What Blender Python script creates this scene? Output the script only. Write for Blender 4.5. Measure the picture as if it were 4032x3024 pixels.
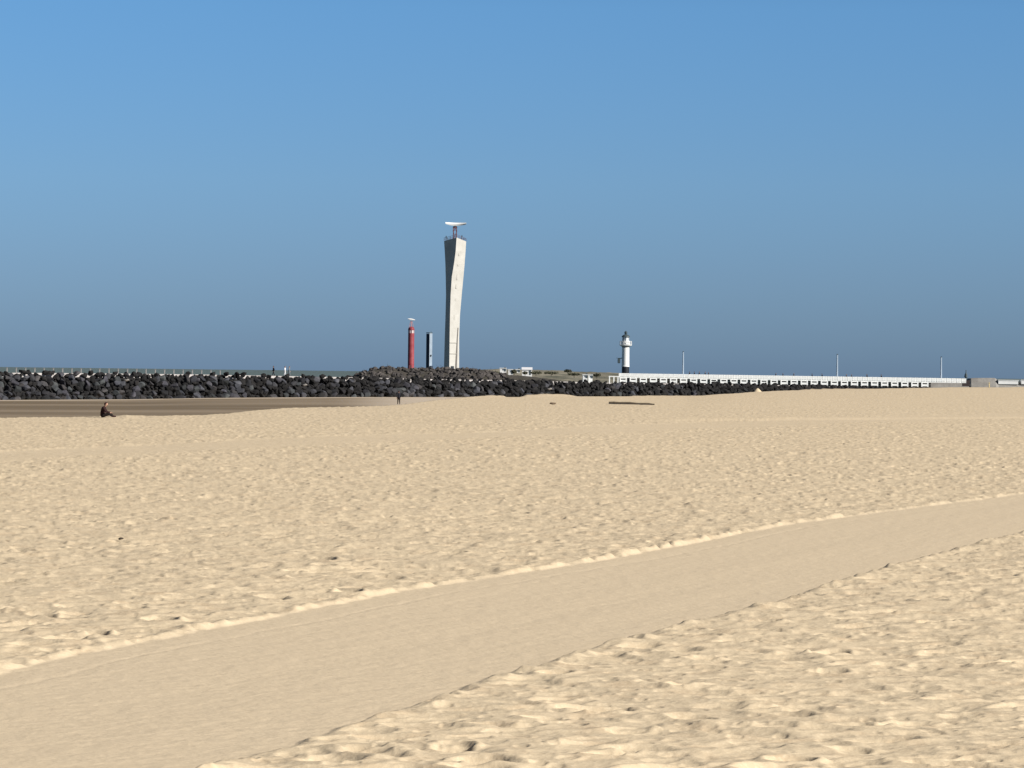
import bpy, bmesh, math, random
import numpy as np
from mathutils import Vector, Matrix

for o in list(bpy.data.objects): bpy.data.objects.remove(o)
scene = bpy.context.scene
C = scene.collection
R = math.radians

# ---------------------------------------------------------------- camera
F = 13000.0                       # focal length in photo pixels (4032 wide)
EYE = Vector((0, 0, 3.1))
PITCH = math.atan(45.5 / F); ROLL = math.atan(47 / 4032)
fwd = Vector((0, math.cos(PITCH), -math.sin(PITCH)))
rt0 = Vector((1, 0, 0)); up0 = rt0.cross(fwd)
rt = rt0 * math.cos(ROLL) + up0 * math.sin(ROLL)
up = up0 * math.cos(ROLL) - rt0 * math.sin(ROLL)
cam_d = bpy.data.cameras.new('camera'); cam = bpy.data.objects.new('camera', cam_d); C.objects.link(cam)
cam_d.sensor_width = 36; cam_d.lens = 36 * F / 4032
cam_d.clip_start = 0.5; cam_d.clip_end = 60000
cam.matrix_world = Matrix(((rt.x, up.x, -fwd.x, EYE.x), (rt.y, up.y, -fwd.y, EYE.y), (rt.z, up.z, -fwd.z, EYE.z), (0, 0, 0, 1)))
scene.camera = cam

def hor(u): return 1443 + 0.011657 * u
def zat(u, v, Y):                 # height of the point seen at (u, v) at depth Y
    return EYE.z - (v - hor(u)) * Y / F
def at(u, v, Y):
    d = fwd + rt * ((u - 2016) / F) - up * ((v - 1512) / F)
    return EYE + d * (Y / d.y)

# ---------------------------------------------------------------- light
SUN_EL, SUN_AZ = 32.0, 61.0       # azimuth: degrees to the right of straight behind the camera
az = R(SUN_AZ); el = R(SUN_EL)
sdir = Vector((math.sin(az) * math.cos(el), -math.cos(az) * math.cos(el), math.sin(el)))
sl = bpy.data.lights.new('sun', 'SUN'); sl.energy = 5.0; sl.angle = R(0.5); sl.color = (1, .95, .87)
so = bpy.data.objects.new('sun', sl); C.objects.link(so)
so.rotation_euler = (-sdir).to_track_quat('-Z', 'Y').to_euler()

w = bpy.data.worlds.new('World'); scene.world = w; w.use_nodes = True
nt = w.node_tree; N = nt.nodes; L = nt.links
bg = N['Background']; bg.inputs['Strength'].default_value = 0.08
sky = N.new('ShaderNodeTexSky'); sky.sky_type = 'NISHITA'; sky.sun_disc = False
sky.sun_elevation = el; sky.sun_rotation = math.atan2(sdir.x, sdir.y)
sky.air_density = 1.0; sky.dust_density = 0.3; sky.ozone_density = 2.0
tc = N.new('ShaderNodeTexCoord'); sx = N.new('ShaderNodeSeparateXYZ')
ramp = N.new('ShaderNodeValToRGB'); ramp.color_ramp.interpolation = 'LINEAR'
mr = N.new('ShaderNodeMapRange'); mr.inputs['From Min'].default_value = 0; mr.inputs['From Max'].default_value = 0.4
mul = N.new('ShaderNodeMix'); mul.data_type = 'RGBA'; mul.blend_type = 'MULTIPLY'; mul.inputs[0].default_value = 1
L.new(tc.outputs['Generated'], sx.inputs[0]); L.new(sx.outputs['Z'], mr.inputs['Value']); L.new(mr.outputs[0], ramp.inputs[0])
L.new(sky.outputs[0], mul.inputs[6]); L.new(ramp.outputs[0], mul.inputs[7]); L.new(mul.outputs[2], bg.inputs['Color'])
SKY = [(0, (.208, .350, .74)), (.016, (.218, .366, .75)), (.077, (.255, .410, .77)), (.143, (.294, .470, .80)), (.275, (.305, .528, .83)), (.45, (.17, .29, .44)), (1, (.09, .14, .20))]
while len(ramp.color_ramp.elements) < len(SKY): ramp.color_ramp.elements.new(.5)
for e, (p, c) in zip(ramp.color_ramp.elements, SKY): e.position = p; e.color = (*c, 1)
scene.view_settings.view_transform = 'Standard'; scene.view_settings.look = 'None'
scene.view_settings.exposure = 0.62; scene.view_settings.gamma = 1

# ---------------------------------------------------------------- helpers
def mat(name, col, rough=.8, noise=None, bump=None, rand=0, col2=None, metal=0, spec=.3, coord='Object'):
    m = bpy.data.materials.new(name); m.use_nodes = True
    n = m.node_tree.nodes; l = m.node_tree.links; b = n['Principled BSDF']
    b.inputs['Roughness'].default_value = rough; b.inputs['Metallic'].default_value = metal
    b.inputs['Specular IOR Level'].default_value = spec
    t = n.new('ShaderNodeTexCoord')
    base = None
    rgb = n.new('ShaderNodeRGB'); rgb.outputs[0].default_value = (*col, 1); base = rgb.outputs[0]
    if noise:
        nz = n.new('ShaderNodeTexNoise'); nz.inputs['Scale'].default_value = noise; nz.inputs['Detail'].default_value = 5
        l.new(t.outputs[coord], nz.inputs['Vector'])
        r = n.new('ShaderNodeMapRange'); r.inputs['From Min'].default_value = .35; r.inputs['From Max'].default_value = .65
        l.new(nz.outputs['Fac'], r.inputs['Value'])
        mx = n.new('ShaderNodeMix'); mx.data_type = 'RGBA'
        l.new(r.outputs[0], mx.inputs[0]); l.new(base, mx.inputs[6])
        mx.inputs[7].default_value = (*(col2 or tuple(c * .75 for c in col)), 1); base = mx.outputs[2]
    if rand:
        oi = n.new('ShaderNodeObjectInfo'); r2 = n.new('ShaderNodeMapRange')
        r2.inputs['To Min'].default_value = 1 - rand; r2.inputs['To Max'].default_value = 1 + rand
        l.new(oi.outputs['Random'], r2.inputs['Value'])
        hs = n.new('ShaderNodeHueSaturation'); l.new(base, hs.inputs['Color']); l.new(r2.outputs[0], hs.inputs['Value']); base = hs.outputs[0]
        wn = n.new('ShaderNodeTexWhiteNoise'); wn.noise_dimensions = '1D'; l.new(oi.outputs['Random'], wn.inputs['W'])
        tn = n.new('ShaderNodeValToRGB'); tn.color_ramp.interpolation = 'CONSTANT'
        for p_, c_ in ((0, (1, 1, 1.03)), (.3, (1.0, .96, 1.02)), (.5, (.95, 1.02, .95)), (.68, (1.08, 1, .92)), (.85, (.98, 1, 1.05))):
            e_ = tn.color_ramp.elements[0] if p_ == 0 else tn.color_ramp.elements.new(p_)
            e_.color = (*c_, 1)
        m3 = n.new('ShaderNodeMix'); m3.data_type = 'RGBA'; m3.blend_type = 'MULTIPLY'; m3.inputs[0].default_value = 1
        l.new(wn.outputs['Value'], tn.inputs[0]); l.new(base, m3.inputs[6]); l.new(tn.outputs[0], m3.inputs[7]); base = m3.outputs[2]
    l.new(base, b.inputs['Base Color'])
    if bump:
        bn = n.new('ShaderNodeTexNoise'); bn.inputs['Scale'].default_value = bump[0]; bn.inputs['Detail'].default_value = 6
        l.new(t.outputs[coord], bn.inputs['Vector'])
        bp = n.new('ShaderNodeBump'); bp.inputs['Distance'].default_value = bump[1]; bp.inputs['Strength'].default_value = 1
        l.new(bn.outputs['Fac'], bp.inputs['Height']); l.new(bp.outputs[0], b.inputs['Normal'])
    return m

def tag(o, label=None, cat=None, group=None, kind=None):
    if label: o['label'] = label
    if cat: o['category'] = cat
    if group: o['group'] = group
    if kind: o['kind'] = kind
    return o
def empty(name, loc, label, cat, group=None, rz=0):
    o = bpy.data.objects.new(name, None); C.objects.link(o); o.location = loc; o.rotation_euler = (0, 0, rz)
    o.empty_display_size = .1
    return tag(o, label, cat, group)
def link(name, me, m=None, parent=None, loc=None):
    o = bpy.data.objects.new(name, me); C.objects.link(o)
    if m: me.materials.clear(); me.materials.append(m)
    if parent: o.parent = parent
    if loc is not None: o.location = loc
    return o
class MB:
    def __init__(s): s.bm = bmesh.new()
    def box(s, cx, cy, cz, sx, sy, sz, rz=0, bev=0):
        r = bmesh.ops.create_cube(s.bm, size=1)
        M = Matrix.Translation((cx, cy, cz)) @ Matrix.Rotation(rz, 4, 'Z') @ Matrix.Diagonal((sx, sy, sz, 1))
        bmesh.ops.transform(s.bm, matrix=M, verts=r['verts'])
        if bev:
            es = {e for v in r['verts'] for e in v.link_edges}
            bmesh.ops.bevel(s.bm, geom=list(es), offset=bev, segments=2, affect='EDGES')
        return s
    def bar(s, a, b, r, seg=8, r2=None):
        a = Vector(a); b = Vector(b); d = b - a
        q = d.to_track_quat('Z', 'Y').to_matrix().to_4x4()
        M = Matrix.Translation((a + b) / 2) @ q
        bmesh.ops.create_cone(s.bm, cap_ends=True, segments=seg, radius1=r, radius2=r if r2 is None else r2, depth=d.length, matrix=M)
        return s
    def lathe(s, prof, seg=24, cx=0, cy=0):
        rings = []
        for (r, z) in prof:
            rings.append([s.bm.verts.new((cx + max(r, .001) * math.cos(2 * math.pi * i / seg), cy + max(r, .001) * math.sin(2 * math.pi * i / seg), z)) for i in range(seg)])
        for a, b in zip(rings, rings[1:]):
            for i in range(seg): s.bm.faces.new((a[i], a[(i + 1) % seg], b[(i + 1) % seg], b[i]))
        s.bm.faces.new(rings[-1]); s.bm.faces.new(rings[0][::-1])
        return s
    def loft(s, rings):
        R_ = [[s.bm.verts.new(p) for p in r] for r in rings]; n = len(R_[0])
        for a, b in zip(R_, R_[1:]):
            for i in range(n): s.bm.faces.new((a[i], a[(i + 1) % n], b[(i + 1) % n], b[i]))
        s.bm.faces.new(R_[-1]); s.bm.faces.new(R_[0][::-1])
        return s
    def mesh(s, name, smooth=False):
        bmesh.ops.recalc_face_normals(s.bm, faces=s.bm.faces)
        me = bpy.data.meshes.new(name); s.bm.to_mesh(me); s.bm.free()
        if smooth:
            for p in me.polygons: p.use_smooth = True
            me.set_sharp_from_angle(angle=R(40))
        return me
    def build(s, name, m, parent=None, smooth=False, loc=None): return link(name, s.mesh(name, smooth), m, parent, loc)

def grid_mesh(name, X, Y, Z, m, attrs=None):
    nr, nc = X.shape
    me = bpy.data.meshes.new(name)
    co = np.stack([X, Y, Z], -1).reshape(-1, 3).astype(np.float32)
    i = np.arange(nr * nc).reshape(nr, nc)
    q = np.stack([i[:-1, :-1], i[:-1, 1:], i[1:, 1:], i[1:, :-1]], -1).reshape(-1, 4)
    me.vertices.add(len(co)); me.vertices.foreach_set('co', co.ravel())
    me.loops.add(q.size); me.loops.foreach_set('vertex_index', q.ravel().astype(np.int32))
    me.polygons.add(len(q)); me.polygons.foreach_set('loop_start', (np.arange(len(q)) * 4).astype(np.int32))
    me.polygons.foreach_set('use_smooth', np.ones(len(q), bool))
    me.update(calc_edges=True)
    for k, a in (attrs or {}).items():
        at_ = me.attributes.new(k, 'FLOAT', 'POINT'); at_.data.foreach_set('value', a.ravel().astype(np.float32))
    o = link(name, me, m)
    return o

def h2(ix, iy, s):                # hash to 0..1
    n = (ix.astype(np.int64) * 374761393 + iy.astype(np.int64) * 668265263 + s * 974711) & 0xffffffff
    n = ((n ^ (n >> 13)) * 1274126177) & 0xffffffff
    n = ((n ^ (n >> 16)) * 2246822519) & 0xffffffff
    return ((n ^ (n >> 15)) & 0xffffff) / float(0xffffff)
def vnoise(x, y, s=0):
    ix = np.floor(x); iy = np.floor(y); fx = x - ix; fy = y - iy
    fx = fx * fx * (3 - 2 * fx); fy = fy * fy * (3 - 2 * fy)
    a = h2(ix, iy, s); b = h2(ix + 1, iy, s); c = h2(ix, iy + 1, s); d = h2(ix + 1, iy + 1, s)
    return (a + (b - a) * fx) * (1 - fy) + (c + (d - c) * fx) * fy - .5
def sstep(t): t = np.clip(t, 0, 1); return t * t * (3 - 2 * t)

# ---------------------------------------------------------------- sand terrain
cu = np.array([-900, 0, 150, 400, 470, 500, 530, 600, 700, 800, 900, 1000, 1100, 1250, 1400, 1500, 1568, 1681, 1762, 1893, 1938, 1984, 2002, 2042, 2074, 2155, 2241, 2287, 2404, 2502, 2770, 2842, 2915, 2962, 3010, 3037, 3096, 3140, 3172, 3327, 3490, 3560, 3653, 3714, 4032, 5000.])
cv = np.array([1650, 1645, 1643, 1641, 1637, 1633, 1636, 1637, 1636, 1634, 1628, 1617, 1609, 1603, 1600, 1597, 1594, 1581, 1570, 1558, 1555, 1558, 1567, 1565, 1554, 1549, 1554, 1563, 1563, 1557, 1557, 1554, 1550, 1545, 1544, 1543, 1540, 1538, 1530, 1529, 1533, 1540, 1538, 1525, 1524, 1524.])
bu = np.array([-900, 0, 400, 700, 900, 1000, 1100, 1250, 1400, 1500, 1568, 1681, 1762, 1893, 2155, 2404, 2770, 2915, 3096, 3327, 3560, 3714, 4032, 5000.])
bY = np.array([190, 199, 209, 218, 231, 249, 263, 277, 286, 295, 304, 341, 378, 415, 440, 455, 495, 545, 620, 680, 720, 750, 770, 800.])
def crest(a):
    u = 2016 + F * a
    cy = np.interp(u, bu, bY)
    off = np.interp(u, cu, cv) - (1443 + .011657 * u)
    zc = 3.1 - off * cy / F
    zs = np.interp(u, [0, 2700, 3096, 3327, 3714, 4032], [0, .02, .40, .55, .85, 1.0])
    return cy, zs, zc - zs
def wet_z(X, Y):
    a = X / np.maximum(Y, 1); u = 2016 + F * a
    zb = np.interp(u, [-500, 0, 500, 800, 1400, 3000], [-2.55, -2.34, -2.13, -1.87, -1.69, -1.6])
    cy, _, _ = crest(a)
    t = np.clip((Y - cy) / np.maximum(560 - cy, 60), 0, 1)
    return -1.15 + (zb + 1.15) * t
# graded tracks, as X of Y (from the edge lines seen in the photo)
def edge(pts):
    P = sorted([((v - hor(u)), u) for u, v in pts], reverse=True)
    Ys = [EYE.z * F / o for o, u in P]; Xs = [(u - 2016) / F * y for (o, u), y in zip(P, Ys)]
    return np.array(Ys), np.array(Xs)
UE = edge([(0, 2632), (492, 2530), (1075, 2419), (1640, 2312), (2370, 2197), (3099, 2060), (4032, 1936)])
LE = edge([(875, 3024), (1513, 2835), (2224, 2598), (2734, 2452), (3099, 2361), (3464, 2251), (4032, 2096)])
def xinterp(E, Y):
    Ys, Xs = E
    r = np.interp(Y, Ys, Xs)
    r = np.where(Y < Ys[0], Xs[0] + (Y - Ys[0]) * (Xs[1] - Xs[0]) / (Ys[1] - Ys[0]), r)
    return np.where(Y > Ys[-1], Xs[-1] + (Y - Ys[-1]) * (Xs[-1] - Xs[-2]) / (Ys[-1] - Ys[-2]), r)
def pits(X, Y, cell, rmin, rmax, seed, ax=1.0, rim=.35):
    H = np.zeros_like(X); ix = np.floor(X / cell); iy = np.floor(Y / cell)
    for dx in (-1, 0, 1):
        for dy in (-1, 0, 1):
            jx = ix + dx; jy = iy + dy
            px = (jx + h2(jx, jy, seed)) * cell; py = (jy + h2(jx, jy, seed + 1)) * cell
            r = rmin + (rmax - rmin) * h2(jx, jy, seed + 2); th = h2(jx, jy, seed + 3) * 3.14
            el_ = 1 + .9 * h2(jx, jy, seed + 4) * ax
            ex = (X - px) * np.cos(th) + (Y - py) * np.sin(th); ey = -(X - px) * np.sin(th) + (Y - py) * np.cos(th)
            q = (ex / (r * el_)) ** 2 + (ey / r) ** 2
            amp = .25 + h2(jx, jy, seed + 5) ** 2 * 1.3
            H += amp * (-np.exp(-q ** 3 * .9) + rim * np.exp(-((np.sqrt(q) - 1.35) / .35) ** 2))
    return H
def sand_h(X, Y, fine=True):
    a = X / np.maximum(Y, 1); cy, zs, zr = crest(a)
    s = Y - cy
    z = zs * sstep((Y / cy - .45) / .55) + zr * sstep((s + 14) / 14)
    z = z + .10 * vnoise(X / 14, Y / 22, 3) * np.clip(Y / 120, .2, 1) * (s < 0)
    drop = sstep(s / 16.0)
    z = z * (1 - drop) - 3.4 * drop
    if not fine: return z, z * 0
    xu = xinterp(UE, Y); xl = xinterp(LE, Y)
    wob = .22 * vnoise(Y / 1.6, X * 0, 7) + .16 * vnoise(Y / .33, X * 0, 8)
    du = (X - xu) * .946 + wob * .5; dl = (xl - X) * .946 + wob * .7       # >0 inside the track
    ins = sstep(du / .12) * sstep(dl / .14)
    # second, farther graded band
    u = 2016 + F * a
    yn = np.interp(u, [0, 1823, 3099, 4032], [106, 150, 205, 255]); yf = np.interp(u, [0, 1823, 3099, 4032], [120, 168, 236, 298])
    band = sstep((Y - yn) / 2) * sstep((yf - Y) / 2)
    fa = np.clip(1.15 - Y / 450, .35, 1)
    rough = (1 - ins) * (1 - .7 * band) * fa
    patch = .75 + .9 * vnoise(X / 2.7, Y / 3.5, 21)
    XS = X / 1.35
    H = .025 * pits(XS, Y, .50, .10, .20, 11) * patch + .036 * pits(XS + 3, Y + 5, .80, .10, .15, 91, ax=1.6, rim=.5) + .009 * pits(X + 9, Y, .24, .05, .09, 31, rim=.2)
    H += .013 * sstep((vnoise(X / .55, Y / .42, 45) + .4 * vnoise(X / .2, Y / .2, 46)) / .20) + .011 * sstep((vnoise(X / .8, Y / .6, 47) + .4 * vnoise(X / .25, Y / .22, 48)) / .16)
    H += .040 * vnoise(X / .6, Y / .55, 41) + .015 * vnoise(X / .25, Y / .22, 42) + .003 * vnoise(X / .07, Y / .07, 43)
    H += .045 * vnoise(X / 1.6, Y / 1.6, 44) * np.clip(Y / 80, .3, 1.2)
    z = z + H * rough
    # ridge crumbs at the track edges, track cut a little lower
    z = z - .026 * ins
    crumb = .6 + .9 * vnoise(Y / .5, X / .3, 51) + .5 * vnoise(Y / .16, X / .15, 52)
    z = z + .022 * np.exp(-((du + .05) / .06) ** 2) * crumb + .022 * np.exp(-((dl + .10) / .12) ** 2) * crumb
    # faint wheel lines, rake ripples and combed grain in the track
    dirx, diry = .323, .946
    t = X * diry - Y * dirx
    z = z + ins * (.008 * vnoise(X / .15, Y / .15, 61) + .002 * vnoise(t / .09, (X * dirx + Y * diry) / .8, 62) + .010 * vnoise(t / .6, (X * dirx + Y * diry) / 9, 63))
    for c_, w_ in ((.75, .05),):
        z = z - ins * .005 * np.exp(-((du - c_ - .12 * vnoise(Y / 6, X * 0, 71)) / w_) ** 2)
    # small scarps at the far band and a ridge on the right
    z = z + .035 * np.exp(-((Y - yf - 1) / 1.3) ** 2) * (s < -10)
    yr = np.interp(u, [2600, 3300, 4032], [245, 262, 285]) - 20
    z = z + .10 * np.exp(-((Y - yr) / 1.8) ** 2) * sstep((u - 2450) / 300) - .08 * np.exp(-((Y - yr + 6) / 2.5) ** 2) * sstep((u - 2450) / 300)
    sm = np.clip(ins + band * .3, 0, 1)
    return z, sm

# dry sand material
sand = bpy.data.materials.new('dry_sand'); sand.use_nodes = True
n = sand.node_tree.nodes; l = sand.node_tree.links; b = n['Principled BSDF']
b.inputs['Roughness'].default_value = 1; b.inputs['Specular IOR Level'].default_value = .1
t = n.new('ShaderNodeTexCoord')
def nz(scale, det=4, vec=None):
    q = n.new('ShaderNodeTexNoise'); q.inputs['Scale'].default_value = scale; q.inputs['Detail'].default_value = det
    l.new(vec or t.outputs['Object'], q.inputs['Vector']); return q.outputs['Fac']
def mixc(fac, a, bcol, f0=.35, f1=.65):
    r = n.new('ShaderNodeMapRange'); r.inputs['From Min'].default_value = f0; r.inputs['From Max'].default_value = f1; l.new(fac, r.inputs['Value'])
    m = n.new('ShaderNodeMix'); m.data_type = 'RGBA'; l.new(r.outputs[0], m.inputs[0])
    if isinstance(a, tuple): m.inputs[6].default_value = (*a, 1)
    else: l.new(a, m.inputs[6])
    m.inputs[7].default_value = (*bcol, 1); return m.outputs[2]
c1 = mixc(nz(.25, 3), (.535, .435, .30), (.495, .402, .278))
c2 = mixc(nz(2.2, 5), c1, (.46, .358, .24), .5, .75)
c3 = mixc(nz(28, 4), c2, (.60, .497, .355), .52, .8)
atn = n.new('ShaderNodeAttribute'); atn.attribute_name = 'smooth'
c4 = mixc(atn.outputs['Fac'], c3, (.525, .428, .302), 0, 1.1)
l.new(c4, b.inputs['Base Color'])
bp = n.new('ShaderNodeBump'); bp.inputs['Distance'].default_value = .012; bp.inputs['Strength'].default_value = .8
l.new(nz(14, 8), bp.inputs['Height']); l.new(bp.outputs[0], b.inputs['Normal'])

ro = np.concatenate([np.arange(1720, 1100, -1.3), np.arange(1100, 1000, -1.8), np.arange(1000, 300, -1.7), np.arange(300, 40, -1.1)])   # offset rows below the horizon
Yr = EYE.z * F / ro
Yr = np.concatenate([np.linspace(15, Yr[0] - .1, 50), Yr])
ca = np.concatenate([np.arange(-.62, -.1925, .0016), np.linspace(-.19, .19, 1600), np.arange(.1925, .62, .0016)])
A, YY = np.meshgrid(ca, Yr)
XX = A * YY
cyc = crest(ca)[0] + 22
YY = np.minimum(YY, cyc[None, :] + np.linspace(0, .5, len(Yr))[:, None]); XX = A * YY
ZZ, SM = sand_h(XX, YY)
beach = grid_mesh('dry_sand', XX, YY, ZZ, sand, {'smooth': SM}); tag(beach, kind='structure')
gx, gy = np.meshgrid(np.linspace(-600, 600, 121), np.linspace(-300, 500, 81))
gz, _ = sand_h(gx, np.maximum(gy, 1), False)
gz = np.where(gy > 130, gz - .5, -.14)
outer = grid_mesh('beach', gx, gy, np.minimum(gz, np.where(gy < 130, -.14, gz)), sand); tag(outer, kind='structure')

# wet sand (tide-washed, moisture in its colour)
ws = bpy.data.materials.new('wet_sand'); ws.use_nodes = True
n = ws.node_tree.nodes; l = ws.node_tree.links; b = n['Principled BSDF']
b.inputs['Roughness'].default_value = .8; b.inputs['Specular IOR Level'].default_value = .1
t = n.new('ShaderNodeTexCoord'); mp = n.new('ShaderNodeMapping'); mp.inputs['Scale'].default_value = (.009, .022, 1); l.new(t.outputs['Object'], mp.inputs['Vector'])
cw = mixc(nz(1, 2, mp.outputs[0]), (.235, .185, .13), (.15, .115, .075), .38, .58)
atn = n.new('ShaderNodeAttribute'); atn.attribute_name = 'dry'
cw = mixc(atn.outputs['Fac'], cw, (.50, .42, .33), 0, 1)
l.new(cw, b.inputs['Base Color'])
bp = n.new('ShaderNodeBump'); bp.inputs['Distance'].default_value = .03; l.new(nz(2, 5), bp.inputs['Height']); l.new(bp.outputs[0], b.inputs['Normal'])
# breakwater centreline: photo column, depth, walkway top height, foot height
BW = [(-700, 500, 2.1, -2.6), (0, 535, 2.1, -2.34), (500, 556, 2.15, -2.13), (800, 575, 2.1, -1.9), (1400, 608, 1.85, -1.69), (1700, 628, 1.65, -1.6),
      (2000, 648, 1.55, -1.5), (2400, 672, 1.2, -1.4), (2900, 705, 1.15, -1.2), (3100, 722, .95, -1), (3300, 740, .7, -.8), (3520, 760, .15, -.8)]
BWp = [(Vector(((u - 2016) / F * Y, Y, 0)), zt, zb) for u, Y, zt, zb in BW]
ra = np.linspace(-.26, .26, 240)
rr = np.linspace(0, 1, 90)
cy0 = crest(ra)[0] + 2
fy = np.interp(2016 + F * ra, [p[0] for p in BW], [p[1] for p in BW]) + 3
YW = cy0[None, :] + (fy - cy0)[None, :] * rr[:, None]; XW = ra[None, :] * YW
ZW = wet_z(XW, YW)
uu = 2016 + F * (XW / YW); VV = hor(uu) + (3.1 - ZW) * F / YW
foot = np.interp(uu, [p[0] for p in BW], [p[1] for p in BW])
dryv = np.clip(1 - np.abs(foot - 17 - YW) / 18 + .3 * vnoise(XW / 12, YW / 9, 81), 0, 1) * 1.0
sandbar = sstep((YW - 228) / 20) * sstep((262 - YW) / 20) * sstep((-8 - XW) / 8) * .42
dryv = np.maximum(dryv, sstep((uu - 1280) / 380) * .85)
wet = grid_mesh('wet_sand', XW, YW, ZW, ws, {'dry': np.maximum(dryv, sandbar)}); tag(wet, kind='structure')

# sea
sea_m = mat('sea_water', (.085, .115, .11), rough=.6, bump=None, spec=.5)
n = sea_m.node_tree.nodes; l = sea_m.node_tree.links; b = n['Principled BSDF']
t = n.new('ShaderNodeTexCoord'); mp = n.new('ShaderNodeMapping'); mp.inputs['Scale'].default_value = (.25, .6, 1); l.new(t.outputs['Object'], mp.inputs['Vector'])
bp = n.new('ShaderNodeBump'); bp.inputs['Distance'].default_value = .5; l.new(nz(1, 6, mp.outputs[0]), bp.inputs['Height']); l.new(bp.outputs[0], b.inputs['Normal'])
sea = MB(); sea.bm.faces.new([sea.bm.verts.new(p) for p in ((-30000, -400, -4.2), (30000, -400, -4.2), (30000, 50000, -4.2), (-30000, 50000, -4.2))])
tag(sea.build('sea_water', sea_m), kind='structure')

# ---------------------------------------------------------------- boulders
rock_m = mat('basalt', (.022, .023, .028), .9, noise=.8, bump=(3, .12), rand=.8, col2=(.046, .046, .050))
rock2_m = mat('harbour_stone', (.085, .075, .068), .9, noise=.25, bump=(2, .15), rand=.5, col2=(.042, .038, .036))
pale_m = mat('pale_stone', (.28, .26, .24), .9, noise=.8, bump=(3, .1))
def rock_mesh(i, m):
    rnd = random.Random(i + 100)
    bm = bmesh.new()
    for k in range(15):
        v = Vector((rnd.gauss(0, 1), rnd.gauss(0, 1), rnd.gauss(0, 1))).normalized()
        v = Vector((v.x * rnd.uniform(.8, 1.15), v.y * rnd.uniform(.75, 1.0), v.z * rnd.uniform(.65, .9)))
        bm.verts.new(v * .5)
    bmesh.ops.convex_hull(bm, input=bm.verts)
    bmesh.ops.delete(bm, geom=[v for v in bm.verts if not v.link_faces], context='VERTS')
    bmesh.ops.bevel(bm, geom=list(bm.edges), offset=.035, segments=1, affect='EDGES')
    me = bpy.data.meshes.new('boulder'); bm.to_mesh(me); bm.free(); me.materials.append(m)
    return me
rocks = [rock_mesh(i, rock_m) for i in range(14)]
rocks2 = [rock_mesh(i + 50, rock2_m) for i in range(10)]
rnd = random.Random(5)
def interp_bw(s):                 # s in 0..1 -> point, tangent
    k = min(int(s), len(BWp) - 2); f = s - k
    p = BWp[k][0].lerp(BWp[k + 1][0], f); tt = (BWp[k + 1][0] - BWp[k][0]).normalized()
    return p, tt, BWp[k][1] * (1 - f) + BWp[k + 1][1] * f, BWp[k][2] * (1 - f) + BWp[k + 1][2] * f
places = []
# walk along the line at ~1.35 m steps
seglen = [(BWp[k + 1][0] - BWp[k][0]).length for k in range(len(BWp) - 1)]
tot = sum(seglen)
def at_len(d):
    for k, q in enumerate(seglen):
        if d <= q or k == len(seglen) - 1: return interp_bw(k + min(d / q, .9999))
        d -= q
for row in range(6):
    d = rnd.uniform(0, 1)
    while d < tot:
        p, tt, zt, zb = at_len(d)
        nrm = Vector((tt.y, -tt.x, 0))
        if nrm.y > 0: nrm = -nrm
        size = rnd.uniform(.95, 1.95) if row else rnd.uniform(.9, 1.6)
        fr = row / 5.0
        hgt = zt - zb
        z = zt - .15 - fr * (hgt - .35) + rnd.uniform(-.2, .2)
        if row == 0: z = zt - .46 + rnd.choice((0, 0, .15, .3, .55))
        off = 2.2 + fr * hgt * 1.25 + rnd.uniform(-.3, .3)
        q = p + nrm * off; q.z = z
        places.append((q, size, row))
        d += size * rnd.uniform(.68, .98)
def vis(q, size):
    u = 2016 + F * q.x / q.y; v = hor(u) + (3.1 - q.z) * F / q.y
    vc = np.interp(u, cu, cv)
    return (-20 < u < 4040 and v < vc + 8), size * F / q.y
sc = sorted([(not vis(q, s)[0], -vis(q, s)[1], i) for i, (q, s, r) in enumerate(places)])
main_i = set(i for _, _, i in sc[:297])
def jumble(name, lst, meshes, m):
    bm = bmesh.new()
    for q, s, rot, sc3, mi in lst:
        b2 = bmesh.new(); b2.from_mesh(meshes[mi])
        b2.transform(Matrix.Translation(q) @ rot.to_matrix().to_4x4() @ Matrix.Diagonal((s * sc3[0], s * sc3[1], s * sc3[2], 1)))
        tmp = bpy.data.meshes.new('t'); b2.to_mesh(tmp); b2.free(); bm.from_mesh(tmp); bpy.data.meshes.remove(tmp)
    return bm
from mathutils import Euler
rest = []
for i, (q, s, row) in enumerate(places):
    rot = Euler((rnd.uniform(-.6, .6), rnd.uniform(-.6, .6), rnd.uniform(0, 6.3))); sc3 = (rnd.uniform(.9, 1.3), rnd.uniform(.8, 1.1), rnd.uniform(.75, 1.05))
    mi = rnd.randrange(len(rocks))
    if i in main_i:
        o = bpy.data.objects.new('boulder', rocks[mi]); C.objects.link(o)
        o.location = q; o.rotation_euler = rot; o.scale = tuple(s * k for k in sc3)
        tag(o, 'dark grey angular boulder heaped in the long breakwater behind the beach', 'boulder', 'dark boulders of the long breakwater')
    else: rest.append((q, s, rot, sc3, mi))
# few odd pale stones
for (u, v, Y, s, lab) in ((2165, 1532, 652, 1.0, 'pale rounded stone low in the breakwater above the sand heap'), (1201, 1516, 588, .9, 'pale stone halfway up the breakwater right of the two walkers'),
                          (500, 1497, 545, .9, 'pale stone in the left half of the breakwater above the seated person')):
    o = link('boulder', rocks[3].copy(), pale_m, loc=at(u, v, Y - 6)); o.scale = (s, s, s * .8)
    tag(o, lab, 'boulder')
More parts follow.
